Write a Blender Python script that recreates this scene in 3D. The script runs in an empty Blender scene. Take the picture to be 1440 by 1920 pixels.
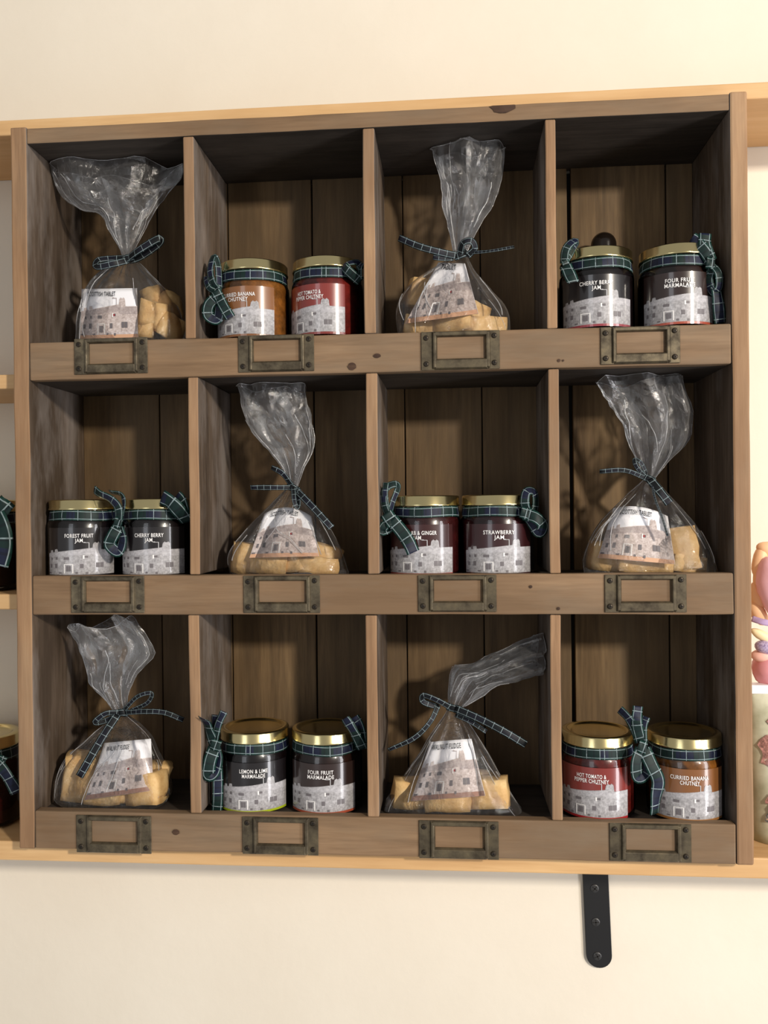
import bpy, math, random
from mathutils import Vector, Matrix, noise

random.seed(7)
scene = bpy.context.scene
col = scene.collection
R_ = math.radians

# ------------------------------------------------------------------ camera
CAM_POS = Vector((0.452916, -0.834877, 0.349433))
F_PX = 1570.70
def _cam_rot():
    a, b, c = 0.082048, -0.004044, 0.010739
    yaw = Matrix(((math.cos(a), -math.sin(a), 0), (math.sin(a), math.cos(a), 0), (0, 0, 1)))
    pit = Matrix(((1, 0, 0), (0, math.cos(b), -math.sin(b)), (0, math.sin(b), math.cos(b))))
    rol = Matrix(((math.cos(c), 0, math.sin(c)), (0, 1, 0), (-math.sin(c), 0, math.cos(c))))
    return yaw @ pit @ rol
CAM_R = _cam_rot()
cam_d = bpy.data.cameras.new('camera')
cam = bpy.data.objects.new('camera', cam_d); col.objects.link(cam)
right, fwd, up = CAM_R.col[0], CAM_R.col[1], CAM_R.col[2]
m3 = Matrix((right, up, -fwd)).transposed()
cam.matrix_world = Matrix.Translation(CAM_POS) @ m3.to_4x4()
cam_d.sensor_fit = 'VERTICAL'; cam_d.sensor_height = 36; cam_d.lens = 36 * F_PX / 1920
cam_d.clip_start = 0.01
scene.camera = cam

def at(px, py, Y):
    """Point of the place seen at photo pixel (px, py), at depth Y behind the cabinet front."""
    d = CAM_R @ Vector(((px - 720) / F_PX, 1, -(py - 960) / F_PX))
    return CAM_POS + d * ((Y - CAM_POS.y) / d.y)
def mpp(Y):
    return (Y - CAM_POS.y) / F_PX      # metres per photo pixel at depth Y

# ------------------------------------------------------------------ world, lights, exposure
w = bpy.data.worlds.new('room_ambience'); scene.world = w; w.use_nodes = True
w.node_tree.nodes['Background'].inputs[0].default_value = (0.95, 0.93, 0.92, 1)
w.node_tree.nodes['Background'].inputs[1].default_value = 0.31
def area(name, loc, target, sx, sy, power, color):
    l = bpy.data.lights.new(name, 'AREA'); l.shape = 'RECTANGLE'; l.size = sx; l.size_y = sy
    l.energy = power; l.color = color
    o = bpy.data.objects.new(name, l); col.objects.link(o); o.location = loc
    o.rotation_euler = (Vector(target) - Vector(loc)).to_track_quat('-Z', 'Y').to_euler()
    return o
area('ceiling_spot_lamp', (2.25, -2.4, 1.25), (0.4, 0, 0.35), 0.16, 0.20, 80, (1.0, 0.90, 0.77))
area('side_window_light', (2.3, -1.25, -0.15), (0.55, 0, -0.1), 0.38, 2.3, 31, (0.98, 0.97, 1.0))
area('far_window_light', (-1.1, -3.4, 0.4), (0.4, 0, 0.3), 0.9, 2.6, 15, (0.90, 0.94, 1.0))
vs = scene.view_settings
vs.view_transform = 'Standard'; vs.look = 'None'; vs.gamma = 1; vs.use_curve_mapping = False
vs.exposure = 0.0

# ------------------------------------------------------------------ material helpers
def lin(r, g, b):
    f = lambda c: (c / 255 / 12.92) if c / 255 <= .04045 else ((c / 255 + .055) / 1.055) ** 2.4
    return (f(r), f(g), f(b), 1)
class NT:
    def __init__(s, name):
        s.m = bpy.data.materials.new(name); s.m.use_nodes = True
        s.t = s.m.node_tree; s.n = s.t.nodes; s.b = s.n['Principled BSDF']; s.out = s.n['Material Output']
    def node(s, typ, **kw):
        n = s.n.new(typ)
        for k, v in kw.items():
            if k.startswith('i_'): n.inputs[k[2:].replace('_', ' ')].default_value = v
            else: setattr(n, k, v)
        return n
    def link(s, a, b): s.t.links.new(a, b)
    def math(s, op, a, b=None, c=None, clamp=False):
        n = s.n.new('ShaderNodeMath'); n.operation = op; n.use_clamp = clamp
        for i, v in enumerate((a, b, c)):
            if v is None: continue
            if isinstance(v, (int, float)): n.inputs[i].default_value = v
            else: s.link(v, n.inputs[i])
        return n.outputs[0]
    def mix(s, fac, a, b, blend='MIX'):
        n = s.n.new('ShaderNodeMix'); n.data_type = 'RGBA'; n.blend_type = blend
        for k, v in ((0, fac), (6, a), (7, b)):
            if isinstance(v, (int, float)): n.inputs[k].default_value = v
            elif isinstance(v, tuple): n.inputs[k].default_value = v
            else: s.link(v, n.inputs[k])
        return n.outputs[2]
    def ramp(s, fac, stops):
        n = s.n.new('ShaderNodeValToRGB'); e = n.color_ramp.elements
        e[0].position, e[0].color = stops[0]; e[1].position, e[1].color = stops[-1]
        for p, c in stops[1:-1]:
            x = e.new(p); x.color = c
        s.link(fac, n.inputs[0]); return n.outputs[0]
    def coord(s, kind='Object'):
        return s.n.new('ShaderNodeTexCoord').outputs[kind]
    def mapping(s, vec, scale=(1, 1, 1), rnd=False):
        n = s.n.new('ShaderNodeMapping'); s.link(vec, n.inputs[0]); n.inputs['Scale'].default_value = scale
        if rnd:
            oi = s.n.new('ShaderNodeObjectInfo')
            c = s.n.new('ShaderNodeCombineXYZ')
            for i, k in enumerate((3.1, 5.7, 4.3)): s.link(s.math('MULTIPLY', oi.outputs['Random'], k), c.inputs[i])
            s.link(c.outputs[0], n.inputs['Location'])
        return n.outputs[0]
    def noise(s, vec, scale, detail=4, rough=.55, dist=0):
        n = s.n.new('ShaderNodeTexNoise'); s.link(vec, n.inputs['Vector'])
        n.inputs['Scale'].default_value = scale; n.inputs['Detail'].default_value = detail
        n.inputs['Roughness'].default_value = rough; n.inputs['Distortion'].default_value = dist
        return n.outputs[0]
    def bump(s, h, strength=.3, dist=.001):
        n = s.n.new('ShaderNodeBump'); n.inputs['Strength'].default_value = strength
        n.inputs['Distance'].default_value = dist; s.link(h, n.inputs['Height'])
        s.link(n.outputs[0], s.b.inputs['Normal']); return n.outputs[0]
    def base(s, c, rough=.5, metal=0, spec=.5):
        if isinstance(c, tuple): s.b.inputs['Base Color'].default_value = c
        else: s.link(c, s.b.inputs['Base Color'])
        s.b.inputs['Roughness'].default_value = rough; s.b.inputs['Metallic'].default_value = metal
        s.b.inputs['Specular IOR Level'].default_value = spec
        return s.m

def plain(name, c, rough=.5, metal=0, spec=.5): return NT(name).base(c, rough, metal, spec)

def wood(name, dark, mid, light, axis, rough=.65, grey=None, grey_amt=.5, knot=True, spec=.25, fine=1.0):
    k = NT(name); co = k.coord()
    st = [1, 1, 1]; st['XYZ'.index(axis)] = .07
    mp = k.mapping(co, tuple(st), True)
    g1 = k.noise(mp, 55 * fine, 6, .6, .6)
    g2 = k.noise(mp, 260 * fine, 3, .6)
    st2 = [1, 1, 1]; st2['XYZ'.index(axis)] = .3
    g3 = k.noise(k.mapping(co, tuple(st2), True), 9, 4, .6, .5)
    v = k.math('ADD', k.math('MULTIPLY', g1, .62), k.math('MULTIPLY', g2, .38))
    c = k.ramp(v, [(.34, dark), (.5, mid), (.66, light)])
    c = k.mix(k.ramp(g3, [(.35, (0, 0, 0, 1)), (.62, (.8, .8, .8, 1))]), c, dark, 'MIX')
    if grey:
        g4 = k.noise(k.mapping(co, tuple(st2), True), 16, 5, .65)
        c = k.mix(k.math('MULTIPLY', k.ramp(g4, [(.45, (0, 0, 0, 1)), (.68, (1, 1, 1, 1))]), grey_amt), c, grey)
    if knot:
        vo = k.n.new('ShaderNodeTexVoronoi'); vo.inputs['Scale'].default_value = 7
        st3 = [1, 1, 1]; st3['XYZ'.index(axis)] = .45
        k.link(k.mapping(co, tuple(st3), True), vo.inputs['Vector'])
        c = k.mix(k.ramp(vo.outputs['Distance'], [(.03, (.8, .8, .8, 1)), (.085, (0, 0, 0, 1))]), c,
                  (dark[0] * .45, dark[1] * .4, dark[2] * .4, 1))
    k.bump(k.math('ADD', k.math('MULTIPLY', g1, .7), k.math('MULTIPLY', g2, .5)), .35, .0012)
    return k.base(c, rough, 0, spec)

M = {}
GREY = lin(150, 138, 125)
M['frontX'] = wood('worn_front_wood_X', lin(112, 89, 66), lin(140, 113, 86), lin(157, 129, 99), 'X', grey=lin(126, 112, 94), grey_amt=.5, knot=False)
M['frontZ'] = wood('worn_front_wood_Z', lin(130, 100, 73), lin(161, 127, 95), lin(180, 146, 111), 'Z', grey=lin(142, 124, 103), grey_amt=.4, knot=False)
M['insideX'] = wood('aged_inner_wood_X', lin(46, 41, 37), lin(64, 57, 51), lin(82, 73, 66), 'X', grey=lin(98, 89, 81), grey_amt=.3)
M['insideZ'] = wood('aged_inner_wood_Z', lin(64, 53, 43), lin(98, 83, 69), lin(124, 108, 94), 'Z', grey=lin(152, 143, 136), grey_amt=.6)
M['back'] = wood('aged_back_wood', lin(84, 67, 47), lin(118, 95, 67), lin(140, 115, 82), 'Z', grey=lin(100, 86, 68), grey_amt=.4)
M['pine'] = wood('fresh_pine', lin(202, 160, 110), lin(222, 182, 130), lin(232, 197, 149), 'X', rough=.5, knot=False, spec=.35, fine=.6)
M['knot'] = wood('dark_knot_wood', lin(52, 36, 28), lin(74, 54, 42), lin(92, 70, 54), 'X', knot=False)

def wall_mat():
    k = NT('cream_wall_paint'); co = k.coord()
    n = k.noise(co, 6, 5, .6); n2 = k.noise(co, 90, 3)
    c = k.ramp(n, [(.3, lin(229, 220, 203)), (.7, lin(234, 226, 210))])
    k.bump(k.math('ADD', n2, k.math('MULTIPLY', n, 2)), .12, .002)
    return k.base(c, .75, 0, .2)
M['wall'] = wall_mat()

def metal_old():
    k = NT('tarnished_brass_iron'); co = k.coord()
    n = k.noise(k.mapping(co, (1, 1, 1), True), 70, 6, .65)
    c = k.ramp(n, [(.32, lin(58, 50, 38)), (.52, lin(92, 83, 66)), (.75, lin(120, 108, 84))])
    k.bump(n, .25, .0006)
    k.link(k.ramp(n, [(.3, (.62, .62, .62, 1)), (.7, (.38, .38, .38, 1))]), k.b.inputs['Roughness'])
    return k.base(c, .5, .55)
M['holder'] = metal_old(); 
M['screw'] = plain('dark_old_screw', lin(58, 50, 40), .45, .7)
M['slot'] = plain('screw_slot_shadow', lin(18, 15, 12), .8)
M['black_metal'] = plain('black_painted_steel', lin(22, 22, 23), .45)
M['black_screw'] = plain('grey_black_screw', lin(62, 62, 62), .4, .4)

def gold():
    k = NT('brushed_gold_lid')
    k.b.inputs['Coat Weight'].default_value = .15
    return k.base(lin(232, 216, 160), .2, 1)
M['gold'] = gold()

def glassy(name, tint, haze, rough, fres=1.45):
    k = NT(name)
    tr = k.node('ShaderNodeBsdfTransparent'); tr.inputs[0].default_value = tint
    fr = k.node('ShaderNodeFresnel'); fr.inputs['IOR'].default_value = fres
    k.base((.8, .8, .82, 1), rough, 0, 1)
    gl = k.node('ShaderNodeBsdfGlossy'); gl.inputs['Roughness'].default_value = rough
    mx = k.node('ShaderNodeMixShader'); k.link(fr.outputs[0], mx.inputs[0])
    k.link(tr.outputs[0], mx.inputs[1]); k.link(gl.outputs[0], mx.inputs[2])
    if haze:
        lw = k.node('ShaderNodeLayerWeight'); lw.inputs[0].default_value = .35
        df = k.node('ShaderNodeBsdfDiffuse'); df.inputs[0].default_value = (.75, .75, .76, 1)
        tl = k.node('ShaderNodeBsdfTranslucent'); tl.inputs[0].default_value = (.75, .75, .76, 1)
        ad = k.node('ShaderNodeMixShader'); ad.inputs[0].default_value = .4
        k.link(df.outputs[0], ad.inputs[1]); k.link(tl.outputs[0], ad.inputs[2])
        co = k.coord(); nz = k.noise(co, 75, 5, .7, 1.5); nb = k.noise(k.mapping(co, (1, 1, .35)), 120, 3, .6, 2)
        streak = k.ramp(nb, [(.5, (0, 0, 0, 1)), (.72, (1, 1, 1, 1))])
        f = k.math('MULTIPLY', k.math('ADD', k.math('ADD', .5, k.math('MULTIPLY', streak, .9)),
                   k.math('MULTIPLY', k.math('POWER', lw.outputs['Facing'], 2), 4.5)), haze, clamp=True)
        m2 = k.node('ShaderNodeMixShader'); k.link(f, m2.inputs[0])
        k.link(mx.outputs[0], m2.inputs[1]); k.link(ad.outputs[0], m2.inputs[2]); mx = m2
        bp = k.node('ShaderNodeBump'); bp.inputs['Strength'].default_value = .55; bp.inputs['Distance'].default_value = .003
        k.link(nz, bp.inputs['Height'])
        for n in (gl, fr): k.link(bp.outputs[0], n.inputs['Normal'])
    k.link(mx.outputs[0], k.out.inputs['Surface'])
    return k.m
M['glass'] = glassy('clear_jar_glass', (.96, .97, .97, 1), 0, .04)
M['film'] = glassy('clear_cellophane', (.98, .98, .985, 1), .04, .11, 1.5)
M['film_top'] = glassy('gathered_cellophane', (.955, .955, .96, 1), .11, .14, 1.8)
M['fold_glint'] = glassy('glint_fold_cellophane', (.9, .9, .91, 1), .62, .25, 3.0)  # fold and rim edges; strong white haze stands in for glints

def tartan(name, a=(18, 25, 48), b=(10, 34, 32), e=(14, 50, 44)):
    k = NT(name); uv = k.coord('UV')
    sp = k.node('ShaderNodeSeparateXYZ'); k.link(uv, sp.inputs[0]); u, v = sp.outputs[0], sp.outputs[1]
    def near(x, c, wd): return k.math('LESS_THAN', k.math('ABSOLUTE', k.math('SUBTRACT', x, c)), wd)
    fu = k.math('FRACT', u)
    band = k.math('LESS_THAN', k.math('FRACT', k.math('MULTIPLY', u, .27)), .5)
    c = k.mix(band, lin(*a), lin(*b))
    edge = k.math('MAXIMUM', near(v, 0.02, .11), near(v, .98, .11))
    c = k.mix(edge, c, lin(*e))
    # fine dark weft
    c = k.mix(k.math('MULTIPLY', k.math('LESS_THAN', k.math('FRACT', k.math('MULTIPLY', u, 2.0)), .22), .5), c, lin(8, 12, 20))
    lines = k.math('MAXIMUM', near(fu, .5, .028), k.math('MAXIMUM', near(v, .15, .028), near(v, .85, .028)))
    nz = k.noise(k.mapping(uv, (1, 1, 1)), 3, 2)
    c = k.mix(k.math('MULTIPLY', lines, k.math('ADD', .05, k.math('MULTIPLY', nz, .9), clamp=True)), c, lin(176, 196, 200))
    return k.base(c, .55, 0, .3)
M['tartan'] = tartan('green_navy_tartan_ribbon')
M['tartan_dark'] = tartan('black_navy_tartan_ribbon', (14, 16, 28), (9, 14, 18), (16, 30, 34))

def stone(name, a, b, c_):
    k = NT(name); co = k.coord()
    n = k.noise(co, 260, 6, .75)
    vo = k.n.new('ShaderNodeTexVoronoi'); vo.inputs['Scale'].default_value = 520; k.link(co, vo.inputs['Vector'])
    v = k.math('ADD', k.math('MULTIPLY', n, .85), k.math('MULTIPLY', vo.outputs['Distance'], .18))
    k.b.inputs['Coat Weight'].default_value = .8; k.b.inputs['Coat Roughness'].default_value = .1
    return k.base(k.ramp(v, [(.35, a), (.52, b), (.68, c_)]), .45, 0, .4)
M['stone_grey'] = stone('printed_grey_stone', lin(134, 132, 134), lin(164, 162, 164), lin(190, 188, 191))
M['stone_warm'] = stone('printed_brown_stone', lin(162, 147, 141), lin(198, 184, 179), lin(222, 212, 209))
M['roof_grey'] = stone('printed_grey_slates', lin(150, 148, 150), lin(176, 174, 178), lin(196, 194, 196))
M['roof_warm'] = stone('printed_brown_slates', lin(148, 135, 133), lin(174, 161, 158), lin(194, 182, 179))
M['print_dark'] = plain('printed_dark_windows', lin(108, 103, 106), .5)
M['print_black'] = plain('printed_black_lettering', lin(24, 24, 26), .5)
M['print_white'] = plain('printed_white', lin(238, 236, 234), .45)
M['print_pale'] = plain('printed_pale_grey', lin(190, 190, 192), .45)
M['print_red'] = plain('printed_red_flag', lin(150, 44, 48), .5)
M['card_white'] = plain('white_label_card', lin(246, 246, 250), .5)
M['peach'] = plain('peach_label_stripe', lin(214, 168, 134), .5)
M['mauve'] = plain('brown_label_stripe', lin(150, 112, 96), .5)

def fudge_mat():
    k = NT('tan_fudge'); co = k.coord()
    n = k.noise(k.mapping(co, (1, 1, 1), True), 60, 6, .65); n2 = k.noise(co, 500, 3)
    c = k.ramp(n, [(.3, lin(198, 156, 100)), (.5, lin(220, 182, 124)), (.7, lin(232, 202, 150))])
    k.bump(k.math('ADD', n, k.math('MULTIPLY', n2, .4)), .4, .0015)
    k.b.inputs['Subsurface Weight'].default_value = .0
    return k.base(c, .6, 0, .35)
M['fudge'] = fudge_mat()

# ------------------------------------------------------------------ object helpers
def prep(o, label=None, cat=None, group=None, kind=None):
    for k, v in (('label', label), ('category', cat), ('group', group), ('kind', kind)):
        if v: o[k] = v
    return o
def thing(name, loc, label, cat, group=None):
    o = bpy.data.objects.new(name, None); o.empty_display_size = .02
    col.objects.link(o); o.location = loc
    o['wl'] = list(loc); 
    prep(o, label, cat, group); del o['wl']
    WL[o.name] = Vector(loc); return o
WL = {}
def mesh(name, verts, faces, mats, parent=None, smooth=False, midx=None, uvs=None, origin=None):
    """verts are given in world metres; the object is stored relative to its thing (or to its own centre)."""
    if parent is not None: off = WL[parent.name]
    else: off = Vector(origin) if origin is not None else sum((Vector(v) for v in verts), Vector()) / len(verts)
    me = bpy.data.meshes.new(name)
    me.from_pydata([tuple(Vector(v) - off) for v in verts], [], faces)
    if not isinstance(mats, (list, tuple)): mats = [mats]
    for m in mats: me.materials.append(m)
    if midx: me.polygons.foreach_set('material_index', midx)
    if uvs:
        l = me.uv_layers.new(name='UVMap')
        for p in me.polygons:
            for li in p.loop_indices: l.data[li].uv = uvs[me.loops[li].vertex_index]
    if smooth: me.polygons.foreach_set('use_smooth', [True] * len(me.polygons))
    me.update()
    o = bpy.data.objects.new(name, me); col.objects.link(o)
    if parent is not None: o.parent = parent; WL[o.name] = off
    else: o.location = off; WL[o.name] = off
    return o
def bevel(o, wd=.0008, seg=2):
    b = o.modifiers.new('bevel', 'BEVEL'); b.width = wd; b.segments = seg; b.limit_method = 'ANGLE'; return o
def solid(o, t, off=0):
    s = o.modifiers.new('thickness', 'SOLIDIFY'); s.thickness = t; s.offset = off; return o

def box_vf(a, b, n=(1, 1, 1), wob=0, seed=0):
    """subdivided box from corner a to b; every face keeps its own grid, welded at the seams"""
    idx = {}; V = []; F = []; N = []
    def vid(i, j, k):
        key = (i, j, k)
        if key not in idx:
            p = Vector((a[0] + (b[0] - a[0]) * i / n[0], a[1] + (b[1] - a[1]) * j / n[1], a[2] + (b[2] - a[2]) * k / n[2]))
            if wob: p += noise.noise_vector(p * 18 + Vector((seed, seed * 2, 0))) * wob
            idx[key] = len(V); V.append(p)
        return idx[key]
    for j in range(n[1]):
        for i in range(n[0]):
            F.append((vid(i, j, 0), vid(i, j + 1, 0), vid(i + 1, j + 1, 0), vid(i + 1, j, 0))); N.append('b')
            F.append((vid(i, j, n[2]), vid(i + 1, j, n[2]), vid(i + 1, j + 1, n[2]), vid(i, j + 1, n[2]))); N.append('t')
    for k in range(n[2]):
        for i in range(n[0]):
            F.append((vid(i, 0, k), vid(i + 1, 0, k), vid(i + 1, 0, k + 1), vid(i, 0, k + 1))); N.append('f')
            F.append((vid(i, n[1], k), vid(i, n[1], k + 1), vid(i + 1, n[1], k + 1), vid(i + 1, n[1], k))); N.append('k')
        for j in range(n[1]):
            F.append((vid(0, j, k), vid(0, j, k + 1), vid(0, j + 1, k + 1), vid(0, j + 1, k))); N.append('l')
            F.append((vid(n[0], j, k), vid(n[0], j + 1, k), vid(n[0], j + 1, k + 1), vid(n[0], j, k + 1))); N.append('r')
    return V, F, N
def board(name, a, b, mat, parent=None, front=None, wob=.0006, bev=.0012, seed=None, outer=None, origin=None):
    n = tuple(max(1, min(24, int(abs(b[i] - a[i]) / .03))) for i in range(3))
    V, F, N = box_vf(a, b, n, wob, random.random() * 50 if seed is None else seed)
    mats = [mat] + ([front] if front else [])
    mi = [1 if (front and (x == 'f' or (outer and x in outer))) else 0 for x in N]
    return bevel(mesh(name, V, F, mats, parent, False, mi, origin=origin), bev)
def merge(parts):
    V = []; F = []
    for v, f in parts:
        o = len(V); V += list(v); F += [tuple(i + o for i in q) for q in f]
    return V, F
def bx(a, b): v, f, _ = box_vf(a, b); return v, f
def lathe(profile, c, seg=48, cap0=True, cap1=True):
    V = []; F = []
    for r, z in profile:
        for s in range(seg):
            t = 2 * math.pi * s / seg
            V.append(Vector((c[0] + r * math.cos(t), c[1] + r * math.sin(t), c[2] + z)))
    for i in range(len(profile) - 1):
        for s in range(seg):
            a = i * seg + s; b = i * seg + (s + 1) % seg
            F.append((a, b, b + seg, a + seg))
    if cap0: F.append(tuple(reversed(range(seg))))
    if cap1: F.append(tuple(range((len(profile) - 1) * seg, len(profile) * seg)))
    return V, F
def catmull(P, n=8):
    P = [Vector(p) for p in P]
    if len(P) == 2: return [P[0].lerp(P[1], i / n) for i in range(n + 1)]
    out = []
    Q = [P[0] * 2 - P[1]] + P + [P[-1] * 2 - P[-2]]
    for i in range(1, len(Q) - 2):
        p0, p1, p2, p3 = Q[i - 1:i + 3]
        for k in range(n):
            t = k / n
            out.append(.5 * ((2 * p1) + (p2 - p0) * t + (2 * p0 - 5 * p1 + 4 * p2 - p3) * t * t + (3 * p1 - p0 - 3 * p2 + p3) * t ** 3))
    out.append(P[-1]); return out
def sample(P, t):
    """point at fraction t of a polyline by arc length"""
    L = [0]
    for i in range(1, len(P)): L.append(L[-1] + (P[i] - P[i - 1]).length)
    x = t * L[-1]
    for i in range(1, len(P)):
        if x <= L[i] or i == len(P) - 1:
            s = (x - L[i - 1]) / max(1e-9, L[i] - L[i - 1]); return P[i - 1].lerp(P[i], min(1, max(0, s)))
def ribbon(name, pts, width, parent, twist=(0, 0), mat='tartan', taper=(1, 1), curl=.12):
    """flat woven ribbon along a 3-D path; twist turns its face about the path (radians, start and end)"""
    P = catmull(pts, 7); V = []; F = []; U = []; s = 0; n = 4
    for i, p in enumerate(P):
        t = (P[min(i + 1, len(P) - 1)] - P[max(i - 1, 0)]).normalized()
        if i: s += (p - P[i - 1]).length
        k = i / (len(P) - 1)
        side = t.cross(Vector((0, 1, 0)))
        side = side.normalized() if side.length > .05 else Vector((0, 0, 1))
        nor = side.cross(t).normalized()
        a = twist[0] + (twist[1] - twist[0]) * k + .15 * math.sin(k * 9 + width * 900)
        wv = side * math.cos(a) + nor * math.sin(a); nv = nor * math.cos(a) - side * math.sin(a)
        wd = width * (taper[0] + (taper[1] - taper[0]) * k)
        for j in range(n + 1):
            x = j / n - .5
            V.append(p + wv * (x * wd) + nv * (curl * wd * (4 * x * x - 1) * .5)); U.append((s / (width * 1.25) + .1, j / n))
        if i:
            b = (i - 1) * (n + 1)
            for j in range(n): F.append((b + j, b + j + 1, b + n + 2 + j, b + n + 1 + j))
    return solid(mesh(name, V, F, M[mat], parent, True, uvs=U), .0004)
def px_path(pts, Y):
    out = []
    for p in pts: out.append(at(p[0], p[1], p[2] if len(p) > 2 else Y))
    return out

# text outline as flat geometry -------------------------------------------------
def text_vf(s, bold=.014):
    c = bpy.data.curves.new('lettering_outline', 'FONT'); c.body = s; c.size = 1; c.align_x = 'CENTER'; c.offset = bold
    c.resolution_u = 3; c.space_character = 1.1
    o = bpy.data.objects.new('lettering_outline', c); col.objects.link(o)
    dg = bpy.context.evaluated_depsgraph_get()
    me = bpy.data.meshes.new_from_object(o.evaluated_get(dg))
    V = [v.co.copy() for v in me.vertices]; F = [tuple(p.vertices) for p in me.polygons]
    bpy.data.objects.remove(o); bpy.data.curves.remove(c); bpy.data.meshes.remove(me)
    return V, F

# the printed house that every label carries (u to the right, v up, both 0..1) ---
def roofline(u):
    v = .56 + .13 * min(u, .7) / .7
    if u > .78: v = .64
    if .055 < u < .105: v += .055
    if .145 < u < .20: v += .065
    if .675 < u < .785:
        v = .80 if .685 < u < .775 else .77
        if .70 < u < .715 or .745 < u < .76: v += .025
    return v
def eave(u): return (.47 + .07 * min(u, .68) / .68) if u < .68 else .485
WINDOWS = [(.07, .26, .035, .085), (.17, .265, .042, .10), (.535, .26, .045, .10), (.74, .275, .048, .115), (.795, .275, .048, .115),
           (.085, .43, .028, .055), (.18, .44, .032, .06), (.335, .44, .075, .06), (.60, .475, .028, .05), (.345, .20, .03, .13), (.38, .20, .03, .13),
           (.04, .10, .05, .03), (.47, .10, .03, .04), (.60, .09, .03, .05), (.24, .10, .04, .03)]
PALE = [(.305, .19, .016, .20), (.42, .19, .016, .20), (.362, .30, .13, .016), (.56, .47, .02, .085)]
def put_print(mp0, label_o, warm, stripe, lettering, text_mat, has_stripe_v=.065, hv=1.0):
    mp = lambda u, v, lift: mp0(u, v * hv, lift)
    """mp(u, v, lift) gives the place on the label; all print pieces are thin layers on it"""
    def strip(f0, f1, lift, nu=110, nv=12 if warm else 2):
        V = []; F = []
        for i in range(nu + 1):
            u = .004 + .992 * i / nu
            for j in range(nv + 1): V.append(mp(u, f0(u) + (f1(u) - f0(u)) * j / nv, lift))
            if i:
                a = (i - 1) * (nv + 1)
                for j in range(nv): F.append((a + j, a + nv + 1 + j, a + nv + 2 + j, a + j + 1))
        return V, F
    def rects(L, lift):
        out = []
        for (u, v, a, b) in L:
            V = []; F = []
            for i in range(4):
                V += [mp(u - a / 2 + a * i / 3, v - b / 2, lift), mp(u - a / 2 + a * i / 3, v + b / 2, lift)]
                if i: F.append((2 * i - 2, 2 * i, 2 * i + 1, 2 * i - 1))
            out.append((V, F))
        return merge(out)
    hs = has_stripe_v
    mesh('house_print', *strip(lambda u: hs, roofline, .00018), M['stone_warm' if warm else 'stone_grey'], label_o)
    mesh('roof_print', *strip(lambda u: max(eave(u), .1), lambda u: min(roofline(u), .56 + .13 * min(u, .7) / .7 if u < .7 else .64) - .012, .00028),
         M['roof_warm' if warm else 'roof_grey'], label_o)
    mesh('window_print', *rects(WINDOWS, .0004), M['print_dark'], label_o)
    mesh('door_frame_print', *rects(PALE, .0005), M['print_white'], label_o)
    mesh('flag_print', *rects([(.585, .475, .03, .035)], .0006), M['print_red'] if warm else M['print_dark'], label_o)
    mesh('street_lamp_print', *rects([(.628, .74, .009, .14), (.60, .808, .055, .011), (.57, .815, .03, .018)], .0004),
         M['roof_warm'] if warm else M['print_pale'], label_o)
    mesh('stripe_print', *strip(lambda u: .002, lambda u: hs, .00016, 24, 1), stripe, label_o)
    parts = []
    for (s, u, v, hgt, wid) in lettering:
        V, F = text_vf(s)
        x0 = min(p.x for p in V); x1 = max(p.x for p in V); y1 = max(p.y for p in V)
        parts.append(([mp0(u + (p.x - (x0 + x1) / 2) / (x1 - x0) * wid, v + p.y / y1 * hgt, .0006) for p in V], F))
    if parts: mesh('lettering', *merge(parts), text_mat, label_o)

# ------------------------------------------------------------------ the setting: wall and pine shelves
WALL_Y = .138
V, F, _ = box_vf((-1.6, WALL_Y, -1.2), (2.3, WALL_Y + .1, 2.0), (1, 1, 1))
prep(mesh('wall_back', V, F, M['wall']), kind='structure', label='cream painted wall behind the shelves', cat='wall')

def pine(name, x0, x1, ytop, ybot, xpix, yf, label):
    zt = at(xpix, ytop, yf).z; zb = at(xpix, ybot, yf).z
    o = board(name, (x0, yf, zb), (x1, WALL_Y - .0005, zt), M['pine'], wob=.0003, bev=.0015)
    return prep(o, label, 'shelf', 'pine shelf boards'), zt, zb
ZT, ZTI, R1T, R1B, R2T, R2B, R3T, ZB = .7484, .7307, .5249, .4858, .2836, .2431, .0398, 0.0
PF = .021
top_z0 = ZT + .0016; 
o = board('pine_shelf', (-.5, PF, top_z0), (1.25, WALL_Y - .0005, top_z0 + .0165), M['pine'], wob=.0002, bev=.0015)
prep(o, 'long pale pine shelf board running above the wooden pigeonhole cabinet', 'shelf', 'pine shelf boards')
o = board('pine_shelf', (-.5, PF, -.0215), (1.25, WALL_Y - .0005, -.0008), M['pine'], wob=.0002, bev=.0015)
prep(o, 'long pale pine shelf board carrying the wooden pigeonhole cabinet', 'shelf', 'pine shelf boards')
_, sh1, _ = pine('pine_shelf', -.5, -.0025, 702, 729, 10, PF, 'short pine shelf board left of the cabinet, upper of the two')
_, sh2, _ = pine('pine_shelf', -.5, -.0025, 1114, 1143, 10, PF, 'short pine shelf board left of the cabinet, lower of the two')

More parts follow.
